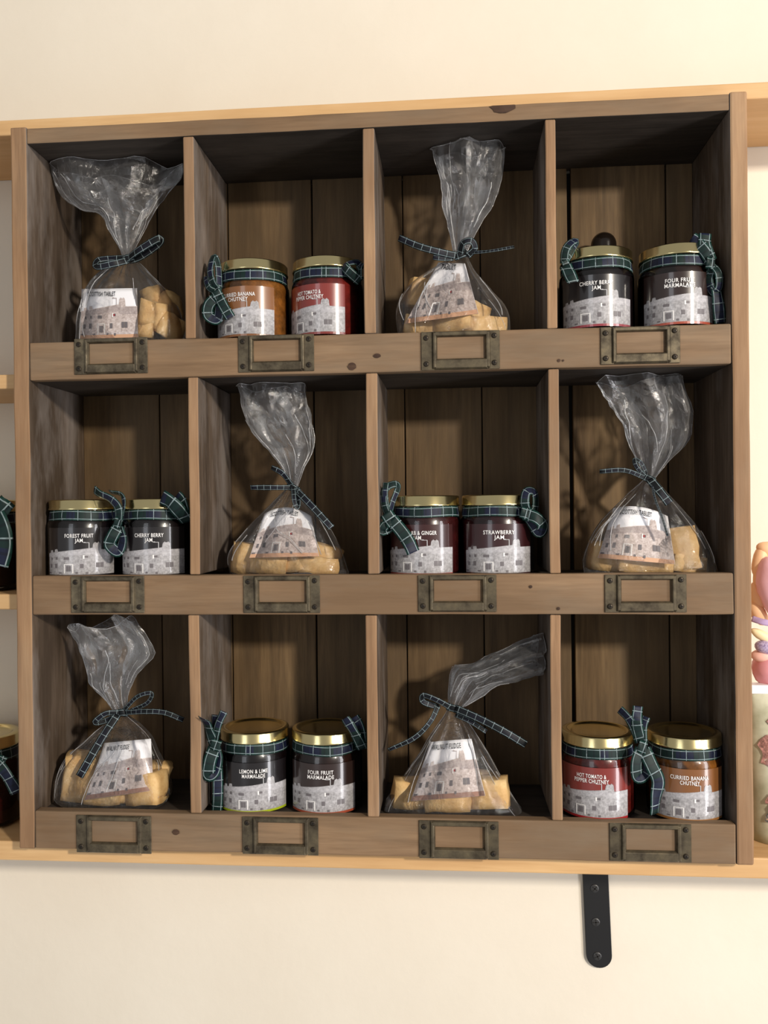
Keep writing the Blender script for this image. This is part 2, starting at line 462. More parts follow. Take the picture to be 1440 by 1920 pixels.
# ------------------------------------------------------------------ the pigeonhole cabinet
W_, D_ = .74, .125
cab = thing('pigeonhole_cabinet', (.37, .065, 0), 'weathered wooden pigeonhole cabinet with twelve open compartments and metal label holders', 'cabinet')
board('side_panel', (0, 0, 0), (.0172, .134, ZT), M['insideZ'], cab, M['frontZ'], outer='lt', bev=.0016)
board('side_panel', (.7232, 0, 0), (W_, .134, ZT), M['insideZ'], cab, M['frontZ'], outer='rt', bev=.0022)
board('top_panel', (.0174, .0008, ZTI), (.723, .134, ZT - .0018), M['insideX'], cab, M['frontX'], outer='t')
FL = [R1T - .0006, R2T - .0055, R3T - .005]
floors = [R1T, R2T, R3T]; bots = [R1B, R2B, ZB + .0006]
for i, (t, b) in enumerate(zip(floors, bots)):
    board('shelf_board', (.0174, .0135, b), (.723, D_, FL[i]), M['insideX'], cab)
    board('front_rail', (.0174, .0005, b), (.723, .0131, t), M['frontX'], cab, M['frontX'], bev=.0016)
DIV = [[(343, 363, 262), (346, 367, 630)], [(352, 371, 706), (355.5, 376, 1078)], [(355, 375, 1155), (353.5, 376, 1528)],
       [(677.5, 699, 240), (684.5, 708, 622)], [(687, 709, 698), (688, 711, 1075)], [(688, 710, 1155), (686, 708, 1528)],
       [(1022, 1041, 224), (1025, 1046, 615)], [(1027.5, 1049, 692), (1031, 1051, 1075)], [(1031, 1051.5, 1153), (1034.6, 1055, 1541)]]
zr = [(R1T + .0002, ZTI - .0002), (R2T + .0002, R1B - .0002), (R3T + .0002, R2B - .0002)]
R1F, R2F, R3F = FL
divx = {}
for i, (a, b) in enumerate(DIV):
    c, r = i // 3, i % 3
    xl = (at(a[0], a[2], 0).x + at(b[0], b[2], 0).x) / 2; xr = (at(a[1], a[2], 0).x + at(b[1], b[2], 0).x) / 2
    divx[(r, c)] = (xl, xr)
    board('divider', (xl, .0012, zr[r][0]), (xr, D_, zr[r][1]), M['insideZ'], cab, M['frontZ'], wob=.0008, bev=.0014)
# back planks with open joints
joints = [(.0174, 0), (at(300, 900, D_).x, .0012), (at(432, 900, D_).x, .0012), (at(590, 900, D_).x, .0016), (at(760, 900, D_).x, .0012),
          (at(905, 900, D_).x, .0012), (at(1072, 900, D_).x, .0042), (at(1249, 400, D_).x, .0018), (.723, 0)]
for (xa, ga), (xb, gb) in zip(joints[:-1], joints[1:]):
    board('back_plank', (xa + ga / 2, D_ + .0005 + random.random() * .001, .001), (xb - gb / 2, .1335, ZTI + .0006), M['back'], cab, wob=.0004, bev=.001)
board('joint_shade_sheet', (.03, .1338, .02), (.71, .1374, ZT - .02), M['slot'], cab, wob=0, bev=.0005)  # unseen dark sheet added behind the planks to blacken the open joints
# knots and plugged nail holes on the fronts
for (x, y, r, sq) in ((943, 198, 23, .6), (660, 687, 8, .9), (707, 667, 7, .6), (1048, 676, 3, 1), (995, 1100, 3, 1), (1047, 1141, 3, 1), (1056, 676, 2, 1), (330, 1560, 7, .8)):
    p = at(x, y, 0); m_ = mpp(0)
    V = [Vector((p.x, -.0006, p.z))] + [Vector((p.x + r * m_ * math.cos(2 * math.pi * k / 14) * (1 + .12 * math.sin(3 * k)), -.0004 if y > 205 else .0002,
         min(ZT - .0022, p.z + r * sq * m_ * math.sin(2 * math.pi * k / 14)))) for k in range(14)]
    mesh('knot', V, [(0, k + 1, (k + 1) % 14 + 1) for k in range(14)], M['knot'], cab)

HOLD = [(140, 277, 634, 701), (447, 589, 628, 697), (790, 937, 621, 693), (1126, 1275, 612, 682),
        (134, 271, 1080, 1149), (457, 600, 1079, 1149), (784, 931, 1078, 1147), (1134, 1287, 1077, 1148),
        (144, 284, 1529, 1599), (455, 597, 1532, 1602), (786, 935, 1539, 1610), (1143, 1296, 1544, 1615)]
def screw_vf(c, r, h, seg=12, ang=.6):
    prof = [(r, 0), (r, h * .45), (r * .8, h * .8), (r * .4, h)]
    V = []; F = []
    for rr, y in prof:
        for s in range(seg):
            t = 2 * math.pi * s / seg; V.append(Vector((c.x + rr * math.cos(t), c.y - y, c.z + rr * math.sin(t))))
    for i in range(3):
        for s in range(seg):
            a = i * seg + s; b = i * seg + (s + 1) % seg; F.append((a, b, b + seg, a + seg))
    F.append(tuple(range(3 * seg, 4 * seg)))
    k = len(F)
    for q in (ang, ang + math.pi / 2):                 # cross recess, drawn as a thin dark inlay
        d = Vector((math.cos(q), 0, math.sin(q))) * r * .75; e = Vector((-math.sin(q), 0, math.cos(q))) * r * .13
        o = len(V); f = Vector((0, -h * 1.02, 0))
        V += [c - d - e + f, c + d - e + f, c + d + e + f, c - d + e + f]; F.append((o, o + 1, o + 2, o + 3))
    return V, F, [0] * k + [1] * (len(F) - k)
for hi, (x0, x1, y0, y1) in enumerate(HOLD):
    a = at(x0, (y0 + y1) / 2, 0); b = at(x1, (y0 + y1) / 2, 0); t = at((x0 + x1) / 2, y0, 0); bo = at((x0 + x1) / 2, y1, 0)
    X = lambda u: a.x + (b.x - a.x) * u
    Z = lambda v: bo.z + (t.z - bo.z) * v
    y0_, y1_, y2_ = .0003, -.0010, -.0034
    q = [bx((X(0), y1_, Z(0)), (X(.17), y0_, Z(1))), bx((X(.86), y1_, Z(0)), (X(1), y0_, Z(1)))]
    # raised U channel with a chamfered bottom lip and slim top bar, open window in the middle
    def cham(xa, xb, za, zb, s=.0016):
        V = [Vector((xa, y1_ + .0002, za)), Vector((xb, y1_ + .0002, za)), Vector((xb, y1_ + .0002, zb)), Vector((xa, y1_ + .0002, zb)),
             Vector((xa + s, y2_, za + s)), Vector((xb - s, y2_, za + s)), Vector((xb - s, y2_, zb - s)), Vector((xa + s, y2_, zb - s)),
             Vector((xa, y0_, za)), Vector((xb, y0_, za)), Vector((xb, y0_, zb)), Vector((xa, y0_, zb))]
        return V, [(4, 5, 6, 7), (0, 1, 5, 4), (1, 2, 6, 5), (2, 3, 7, 6), (3, 0, 4, 7), (8, 9, 1, 0), (9, 10, 2, 1), (10, 11, 3, 2), (11, 8, 0, 3)]
    q += [cham(X(.135), X(.205), Z(.02), Z(1)), cham(X(.81), X(.885), Z(.02), Z(1)), cham(X(.165), X(.85), Z(0), Z(.29)), cham(X(.165), X(.85), Z(.86), Z(1.0), .001)]
    h = mesh('label_holder', *merge(q), M['holder'], cab); bevel(h, .0003, 1)
    for (u, v) in ((.062, .84), (.062, .16), (.932, .86), (.932, .16)):
        c = Vector((X(u), y1_, Z(v)))
        Vs, Fs, mi = screw_vf(c, .0027, .0014, ang=random.random() * 3)
        mesh('screw', Vs, Fs, [M['screw'], M['slot']], h, midx=mi)

# ------------------------------------------------------------------ the black shelf bracket on the wall
bw = Vector(at(1116, 1720, WALL_Y - .003)); m_ = mpp(WALL_Y - .003)
zt = -.0225; z1 = at(1117, 1788, WALL_Y).z; hw = 23.3 * m_
br = thing('shelf_bracket', (bw.x, WALL_Y - .004, z1), 'black flat steel shelf bracket screwed to the wall under the pine board', 'bracket')
out = [(-hw, zt), (-hw, z1)] + [(-hw * math.cos(math.pi * k / 14), z1 - hw * math.sin(math.pi * k / 14)) for k in range(1, 14)] + [(hw, z1), (hw, zt)]
n = len(out)
V = [Vector((bw.x + x + (zt - z) * .035 - .001, WALL_Y - .0042, z)) for x, z in out] + [Vector((bw.x + x + (zt - z) * .035 - .001, WALL_Y - .0006, z)) for x, z in out]
bevel(mesh('arm_plate', V, [tuple(range(n)), tuple(reversed(range(n, 2 * n)))] + [(i, (i + 1) % n + 0, (i + 1) % n + n, i + n)[::-1] for i in range(n)], M['black_metal'], br), .0006)
V, F = bx((bw.x - hw, PF + .02, -.0258), (bw.x + hw, WALL_Y - .001, -.0222)); bevel(mesh('shelf_plate', V, F, M['black_metal'], br), .0005)
for (x, y) in ((1115, 1666), (1117, 1729), (1120, 1793)):
    c = at(x, y, WALL_Y - .0044); c.y = WALL_Y - .0042
    Vs, Fs, mi = screw_vf(c, .0047, .0012, 14, random.random())
    mesh('screw', Vs, Fs, [M['black_screw'], M['slot']], br, midx=mi)

# ------------------------------------------------------------------ jars
JAM_Y = .047
BODY_R, LID_R, NECK_R = .0378, .0362, .0345
def make_jar(cx_px, row_z, refy, flav, phi, lettering, bow, label, cat='jam jar', stripe=None, scale=1.0, group='jam and chutney jars in the cabinet', Y=JAM_Y, dxy=(0, 0)):
    jam_c, film_c = flav
    p = at(cx_px, refy, Y); c = Vector((p.x, Y, row_z + .0003)); s = scale
    J = thing('jam_jar', c, label, cat, group)
    prof = [(0.0, .001), (.031, .0005), (.0355, .0012), (.0374, .0035), (BODY_R, .006), (BODY_R, .0565), (.0374, .0595), (.0362, .0623), (.0350, .0642), (NECK_R, .0658), (NECK_R, .0735)]
    sc = lambda P, dr=0: [(max(0, r * s + (dr if r > 0 else 0)), z * s) for r, z in P]
    g = mesh('glass_body', *lathe(sc(prof), c, 56, False, False), M['glass'], J, True)
    jp = [(0, .003), (.031, .003), (.0352, .005), (.0361, .0075), (.0361, .0560), (.0345, .0612), (.0330, .0655), (.033, .0710), (0, .0710)]
    mesh('jam_filling', *lathe(sc(jp), c, 40, False, False), jam_mat(jam_c), J, True)
    lp = [(.0, .0862), (.0265, .0862), (.0285, .0868), (.0297, .0884), (.0315, .0887), (LID_R - .0008, .0882), (LID_R, .0872), (LID_R, .0797), (LID_R + .0006, .0788), (LID_R + .0004, .0777), (LID_R - .0012, .0774), (NECK_R, .0782)]
    lp = [(r, z - .0045) for r, z in lp]
    mesh('lid', *lathe(sc(lp)[::-1], c, 64, False, False), M['gold'], J, True)
    # tartan band round the neck
    V = []; F = []; U = []; seg = 72; nv = 3; wd = .0108 * s
    for i in range(seg + 1):
        t = 2 * math.pi * i / seg
        for j in range(nv + 1):
            k = j / nv; rr = (NECK_R + .0006 + .0006 * math.sin(k * math.pi) + .0003 * math.sin(5 * t + 2 * j)) * s + (1 - k) * .0010
            V.append(Vector((c.x + rr * math.sin(t), c.y - rr * math.cos(t), c.z + .0618 * s + wd * k + .0006 * math.sin(3 * t + cx_px))))
            U.append((t * NECK_R * s / .0125 + cx_px * .37, k))
        if i:
            a = (i - 1) * (nv + 1)
            for j in range(nv): F.append((a + j, a + nv + 1 + j, a + nv + 2 + j, a + j + 1))
    mesh('ribbon_band', V, F, M['tartan'], J, True, uvs=U)
    # label wrapped round the front
    cam_ang = math.atan2(CAM_POS.x - c.x, c.y - CAM_POS.y)
    half = R_(59)
    def mp(u, v, lift):
        t = cam_ang + R_(phi) + (u - .5) * 2 * half
        rr = BODY_R * s + .0003 + lift
        return Vector((c.x + rr * math.sin(t), c.y - rr * math.cos(t), c.z + (.0030 + v * .0515) * s))
    V = []; F = []; nu = 40
    for i in range(nu + 1):
        V += [mp(i / nu, 0, 0), mp(i / nu, 1, 0)]
        if i: F.append((2 * i - 2, 2 * i, 2 * i + 1, 2 * i - 1))
    if lettering is not None:
        L = mesh('label', V, F, film_mat(film_c), J, True)
        V2 = []; F2 = []
        put_print(mp, L, False, stripe or film_mat(film_c), lettering, M['print_white'], .055, .86)
    for (nm, pts, wpx, tw, Yb) in bow:
        ribbon(nm, px_path(pts, Yb), wpx * 1.35 * mpp(Yb) if wpx < 20 else wpx * 1.1 * mpp(Yb), J, tw)
    return J
_jc = {}
def jam_mat(c):
    if c not in _jc:
        k = NT('jam_%d_%d_%d' % c); co = k.coord(); n = k.noise(co, 90, 4, .6)
        d = tuple(x * .62 for x in c)
        _jc[c] = k.base(k.ramp(n, [(.35, lin(*d)), (.65, lin(*c))]), .25, 0, .5)
    return _jc[c]
_fc = {}
def film_mat(c):
    if c not in _fc:
        k = NT('label_film_%d_%d_%d' % c); k.b.inputs['Coat Weight'].default_value = 1; k.b.inputs['Coat Roughness'].default_value = .09
        _fc[c] = k.base(lin(*c), .3, 0, .5)
    return _fc[c]
BLACK = ((20, 11, 13), (22, 18, 20)); MAROON = ((58, 14, 18), (50, 18, 21)); BROWN = ((46, 24, 18), (44, 30, 27))
RED = ((122, 34, 28), (128, 48, 42)); AMBER = ((150, 94, 38), (130, 84, 46)); RHUB = ((62, 18, 18), (54, 20, 19))
def two(a, b, va=.80, vb=.705, wa=.46, wb=.4, u=.5): return [(a, u, va, .076, wa * .84), (b, u, vb, .076, wb * .84)]
L_, T_, K_ = 'ribbon_loop', 'ribbon_tail', 'ribbon_knot'

make_jar(476, R1F, 560, AMBER, -26, two('CURRIED BANANA', 'CHUTNEY', wa=.56, wb=.34),
  [(L_, [(411, 546, .016), (399, 530, .010), (394, 506, .012), (401, 481, .018), (409, 500, .020), (411, 540, .018)], 11, (.3, .8), .014),
   (L_, [(408, 548, .016), (392, 540, .012), (386, 522, .016), (394, 528, .02)], 9, (.2, .7), .014),
   (K_, [(404, 545, .010), (412, 560, .010)], 15, (0, .4), .012),
   (L_, [(408, 556, .012), (392, 572, .010), (391, 592, .012), (408, 598, .014), (412, 572, .012)], 16, (.3, .2), .012),
   (T_, [(410, 556, .010), (420, 576, .007), (432, 596, .006)], 15, (0, .3), .010)],
  'jar of amber chutney reading curried banana, beside red tomato jar in the top row')
make_jar(614, R1F, 560, RED, -31, two('HOT TOMATO &', 'PEPPER CHUTNEY', wa=.42, wb=.5),
  [(L_, [(676, 528, .020), (655, 510, .012), (646, 498, .016), (668, 492, .020), (678, 506, .024)], 14, (.3, .9), .016),
   (T_, [(674, 524, .018), (676, 500, .018), (682, 494, .022)], 8, (.4, 1.0), .016)],
  'jar of red chutney reading hot tomato and pepper, in the top row')
make_jar(1118, R1F, 545, BLACK, 0, two('CHERRY BERRY', 'JAM', wa=.5, wb=.13),
  [(L_, [(1058, 494, .014), (1060, 472, .012), (1068, 458, .014), (1080, 452, .02), (1072, 470, .018), (1062, 486, .016)], 12, (.2, .7), .014),
   (K_, [(1058, 488, .010), (1064, 502, .010)], 10, (0, .4), .012),
   (T_, [(1060, 498, .008), (1066, 510, .002), (1075, 530, -.002)], 21, (0, .2), .010)],
  'jar of dark cherry berry jam in the top row, beside the brown marmalade', stripe=film_mat((150, 60, 70)))
make_jar(1267, R1F, 545, BROWN, 6, two('FOUR FRUIT', 'MARMALADE', wa=.42, wb=.44),
  [(L_, [(1334, 494, .018), (1322, 472, .012), (1304, 452, .014), (1297, 447, .016)], 20, (0, .5), .014),
   (T_, [(1332, 490, .016), (1322, 462, .012), (1322, 438, .014)], 17, (.5, -.2), .014),
   (K_, [(1324, 492, .012), (1340, 494, .012)], 16, (0, .3), .012),
   (L_, [(1334, 496, .014), (1347, 512, .010), (1348, 538, .012), (1338, 548, .014), (1329, 528, .014), (1334, 500, .014)], 13, (.4, .9), .012),
   (T_, [(1336, 500, .016), (1344, 548, .014), (1348, 580, .014), (1350, 606, .016)], 17, (.3, .1), .014)],
  'jar of brown marmalade reading four fruit, in the top right compartment', stripe=film_mat((170, 80, 60)))
make_jar(159, R2F, 1010, BLACK, -9, two('FOREST FRUIT', 'JAM', wa=.44, wb=.12),
  [(L_, [(222, 984, .012), (222, 954, .010), (208, 936, .012), (188, 926, .014), (177, 918, .018)], 13, (.2, .6), .012),
   (T_, [(222, 984, .012), (232, 950, .012), (228, 928, .014), (206, 922, .018)], 9, (.4, .9), .012),
   (K_, [(214, 978, .010), (228, 982, .010)], 15, (0, .3), .012),
   (L_, [(224, 984, .012), (211, 1006, .008), (206, 1022, .010), (222, 1034, .012), (230, 1012, .012), (226, 988, .012)], 17, (.2, .6), .012)],
  'jar of dark jam reading forest fruit, in the middle row at the far left')
make_jar(297, R2F, 1010, BLACK, -15, two('CHERRY BERRY', 'JAM', wa=.46, wb=.12),
  [(L_, [(352, 978, .022), (334, 956, .010), (318, 940, .008), (304, 932, .010)], 27, (.1, .3), .012),
   (T_, [(352, 972, .022), (344, 944, .014), (332, 928, .016)], 16, (.5, .2), .014)],
  'jar of dark cherry berry jam in the middle row, beside the forest fruit jar')
make_jar(797, R2F, 1010, RHUB, -12, two('RHUBARB & GINGER', 'JAM', wa=.6, wb=.12),
  [(L_, [(730, 972, .012), (720, 944, .010), (722, 918, .012), (738, 908, .014), (746, 914, .018), (736, 942, .016), (730, 966, .014)], 11, (.2, .9), .012),
   (T_, [(730, 970, .012), (722, 930, .010), (724, 905, .012)], 9, (.5, .1), .012),
   (K_, [(724, 962, .008), (738, 984, .008)], 19, (0, .3), .010),
   (L_, [(732, 976, .010), (720, 988, .008), (718, 996, .010), (732, 990, .012), (736, 978, .010)], 14, (.1, .7), .010),
   (T_, [(734, 974, .008), (754, 998, .006), (766, 1016, .005), (775, 1036, .005)], 19, (0, .25), .008)],
  'jar of dark red jam reading rhubarb and ginger, in the middle row', stripe=film_mat((168, 74, 66)))
make_jar(932, R2F, 1010, MAROON, 3, two('STRAWBERRY', 'JAM', wa=.48, wb=.15),
  [(L_, [(992, 968, .020), (984, 944, .012), (988, 922, .014), (1002, 924, .018), (1004, 950, .020), (996, 968, .018)], 13, (.2, .8), .014),
   (K_, [(976, 960, .010), (998, 966, .010)], 16, (0, .3), .012),
   (L_, [(982, 964, .012), (1004, 970, .008), (1018, 984, .010), (1012, 998, .012), (1002, 986, .012), (990, 970, .012)], 17, (.1, .6), .012)],
  'jar of dark red jam reading strawberry, in the middle row')
make_jar(479, R3F, 1460, BLACK, -3, two('LEMON & LIME', 'MARMALADE', wa=.44, wb=.36),
  [(T_, [(402, 1396, .012), (394, 1374, .010), (388, 1356, .006), (380, 1346, -.006)], 15, (.1, .5), .012),
   (T_, [(403, 1394, .012), (408, 1362, .010), (420, 1334, .012)], 11, (.4, 0), .012),
   (T_, [(401, 1394, .014), (402, 1362, .014), (404, 1340, .016)], 13, (.2, .5), .012),
   (K_, [(395, 1394, .008), (413, 1400, .008)], 15, (0, .3), .010),
   (L_, [(403, 1402, .010), (394, 1426, .007), (391, 1452, .008), (402, 1446, .012), (409, 1420, .012), (406, 1404, .012)], 19, (.1, .5), .010),
   (T_, [(404, 1402, .020), (408, 1450, .016), (408, 1500, .016), (406, 1526, .018)], 15, (.1, .3), .016)],
  'jar reading lemon and lime marmalade, with a lime green stripe under its house label', stripe=film_mat((170, 186, 36)))
make_jar(613, R3F, 1460, BROWN, -10, two('FOUR FRUIT', 'MARMALADE', wa=.40, wb=.42),
  [(L_, [(680, 1404, .020), (668, 1380, .012), (656, 1360, .010), (647, 1346, .010)], 15, (.1, .5), .012),
   (T_, [(680, 1402, .022), (676, 1366, .016), (664, 1344, .016)], 14, (.4, 0), .014)],
  'jar reading four fruit marmalade, in the bottom row beside the lemon and lime jar', stripe=film_mat((170, 80, 56)))
make_jar(1120, R3F, 1460, RED, -9, two('HOT TOMATO &', 'PEPPER CHUTNEY', wa=.44, wb=.52),
  [(T_, [(1200, 1392, .014), (1188, 1362, .010), (1176, 1344, .010), (1162, 1330, .014)], 13, (.2, .7), .012),
   (T_, [(1202, 1392, .012), (1194, 1356, .008), (1196, 1324, .010)], 15, (.2, -.2), .012),
   (T_, [(1206, 1394, .012), (1206, 1362, .010), (1212, 1344, .012)], 11, (0, .5), .012),
   (K_, [(1196, 1398, .008), (1212, 1404, .008)], 17, (0, .3), .010),
   (L_, [(1203, 1404, .010), (1194, 1430, .006), (1196, 1456, .008), (1210, 1448, .012), (1212, 1420, .012), (1206, 1406, .012)], 18, (.1, .4), .010),
   (T_, [(1207, 1404, .010), (1222, 1436, .006), (1234, 1464, .006), (1230, 1494, .008), (1227, 1526, .010)], 19, (0, .6), .010)],
  'jar of red chutney reading hot tomato and pepper, in the bottom right compartment', stripe=film_mat((168, 40, 44)))
make_jar(1283, R3F, 1460, AMBER, 8, two('CURRIED BANANA', 'CHUTNEY', wa=.56, wb=.28), [],
  'jar of amber chutney reading curried banana, in the bottom right compartment', stripe=film_mat((160, 110, 60)))
# two larger jars at the left edge, on the side shelves
make_jar(-36, sh2, 1010, ((52, 12, 8), (30, 12, 10)), 0, None,
  [(T_, [(-20, 950, .016), (0, 985, .010), (4, 1020, .010), (-4, 1060, .012)], 38, (0, .2), .014), (K_, [(-10, 945, .014), (16, 965, .014)], 40, (0, .2), .014)],
  'dark jar with wide tartan ribbon on the lower short side shelf', scale=1.2, group='jars on the side shelves', Y=.075)
make_jar(-38, -.0008, 1450, ((60, 12, 14), (30, 12, 10)), 0, None,
  [(T_, [(-30, 1410, .020), (0, 1438, .018), (18, 1462, .020), (32, 1486, .026)], 22, (0, .2), .018), (T_, [(-30, 1420, .02), (0, 1426, .02), (10, 1430, .02)], 16, (0, .1), .018)],
  'dark red jar with tartan ribbon on the bottom board left of the cabinet', scale=1.2, group='jars on the side shelves', Y=.075)
# small dark bottle behind the cherry jam, only its round top shows
p = at(1131, 450, .102); c = Vector((p.x, .1, R1F + .0004)); zt = at(1131, 436, .1).z - c.z; r = 23 * mpp(.1)
prof = [(0, 0), (r * .9, 0), (r, .003), (r, zt - r)] + [(r * math.cos(math.pi / 2 * k / 10), zt - r + r * math.sin(math.pi / 2 * k / 10)) for k in range(1, 11)]
prep(mesh('dark_bottle', *lathe(prof, c, 32, False, False), plain('dark_green_black_glass', lin(26, 20, 16), .15), smooth=True, origin=c),
     'dark glossy round topped bottle hidden behind the cherry berry jar in the top row', 'bottle')

# ------------------------------------------------------------------ cellophane bags
def tube_vf(P, r, seg=5):
    V = []; F = []
    for i, p in enumerate(P):
        t = (P[min(i + 1, len(P) - 1)] - P[max(i - 1, 0)]).normalized()
        a = t.cross(Vector((0, 1, 0))); a = a.normalized() if a.length > .05 else Vector((1, 0, 0)); b = t.cross(a)
        for k in range(seg):
            q = 2 * math.pi * k / seg; V.append(p + (a * math.cos(q) + b * math.sin(q)) * r)
        if i:
            o = (i - 1) * seg
            for k in range(seg): F.append((o + k, o + (k + 1) % seg, o + seg + (k + 1) % seg, o + seg + k))
    return V, F
def film(name, Lp, Rp, thick, seed, parent, mat, nt=26, na=72, power=3.0, ripple=(.0, .0), crump=.0, ragged=0, yc=.055, close=False, ks=(5, 7, 9, 11, 14), smooth=True, folds=0, rim=False, lim=None):
    rnd = random.Random(seed)
    ph = [(k, rnd.uniform(0, 6.28), rnd.uniform(.4, 1)) for k in ks]
    def point(t, a):
        l, r_ = sample(Lp, t), sample(Rp, t); c = (l + r_) / 2; h = (r_ - l) / 2; th = thick(t)
        am = ripple[0] + (ripple[1] - ripple[0]) * t
        ca, sa = math.cos(a), math.sin(a); e = 2 / power
        cx = math.copysign(abs(ca) ** e, ca); sy = math.copysign(abs(sa) ** e, sa)
        rp = sum(w_ * math.sin(k * a + p_ + 1.3 * t * math.sin(p_ * 3)) for k, p_, w_ in ph) / 2.2
        p = c + h * cx * (1 - .10 * am * abs(rp)) + Vector((0, th * sy, 0)) + Vector((0, am * th * rp * (.4 + .6 * abs(sa)), 0))
        if crump:
            q = noise.noise_vector(p * 38 + Vector((seed, 0, 0))) + .6 * noise.noise_vector(p * 95 + Vector((0, seed, 0)))
            p += Vector((q.x * .5, q.y, q.z * .5)) * crump * min(1, t * 2.0)
        if ragged and t > .7:
            upv = (sample(Lp, 1) + sample(Rp, 1)) / 2 - (sample(Lp, .6) + sample(Rp, .6)) / 2
            p += upv.normalized() * ragged * (t - .7) * 3.3 * (math.sin(a * 1 + seed) * .8 + .35 * math.sin(4 * a + seed * 2))
        if lim: p = Vector((min(lim[1], max(lim[0], p.x)), min(.122, max(.003, p.y)), min(lim[2], max(lim[3], p.z))))
        return p
    V = [point(i / nt, 2 * math.pi * s_ / na) for i in range(nt + 1) for s_ in range(na)]; F = []
    for i in range(1, nt + 1):
        b = (i - 1) * na
        for s_ in range(na): F.append((b + s_, b + (s_ + 1) % na, b + na + (s_ + 1) % na, b + na + s_))
    if close: F.append(tuple(reversed(range(na))))
    n0 = len(F); ex = []
    for k in range(folds):                     # film creases as thin whitish tubes, glints put into their colour
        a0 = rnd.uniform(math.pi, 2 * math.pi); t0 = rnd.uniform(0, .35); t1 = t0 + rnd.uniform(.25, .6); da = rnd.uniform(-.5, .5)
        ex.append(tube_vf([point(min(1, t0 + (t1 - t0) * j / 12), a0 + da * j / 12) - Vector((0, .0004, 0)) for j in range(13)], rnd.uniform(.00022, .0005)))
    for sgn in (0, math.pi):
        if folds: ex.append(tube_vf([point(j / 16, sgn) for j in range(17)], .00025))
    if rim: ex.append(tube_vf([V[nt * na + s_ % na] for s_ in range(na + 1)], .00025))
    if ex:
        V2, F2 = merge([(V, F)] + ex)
        return mesh(name, V2, F2, [mat, M['fold_glint']], parent, smooth, [0] * n0 + [1] * (len(F2) - n0))
    return mesh(name, V, F, mat, parent, smooth)

def chunk(c, dims, rz, tilt, seed):
    V, F, _ = box_vf((-.5, -.5, -.5), (.5, .5, .5), (4, 4, 4))
    out = []
    Rm = Matrix.Rotation(rz, 3, 'Z') @ Matrix.Rotation(tilt, 3, 'Y') @ Matrix.Rotation(tilt * .6, 3, 'X')
    for v in V:
        q = v.copy(); m = max(abs(q.x), abs(q.y), abs(q.z)); rnd_ = q.normalized() * .62
        q = q.lerp(rnd_, .15)
        q = Vector((q.x * dims[0], q.y * dims[1], q.z * dims[2]))
        q = Rm @ q
        q += noise.noise_vector((q + Vector((seed, seed * 3, 0))) * 70) * .0022 + noise.noise_vector((q + Vector((0, seed, seed))) * 220) * .0008
        out.append(q)
    return [c + q for q in out], F

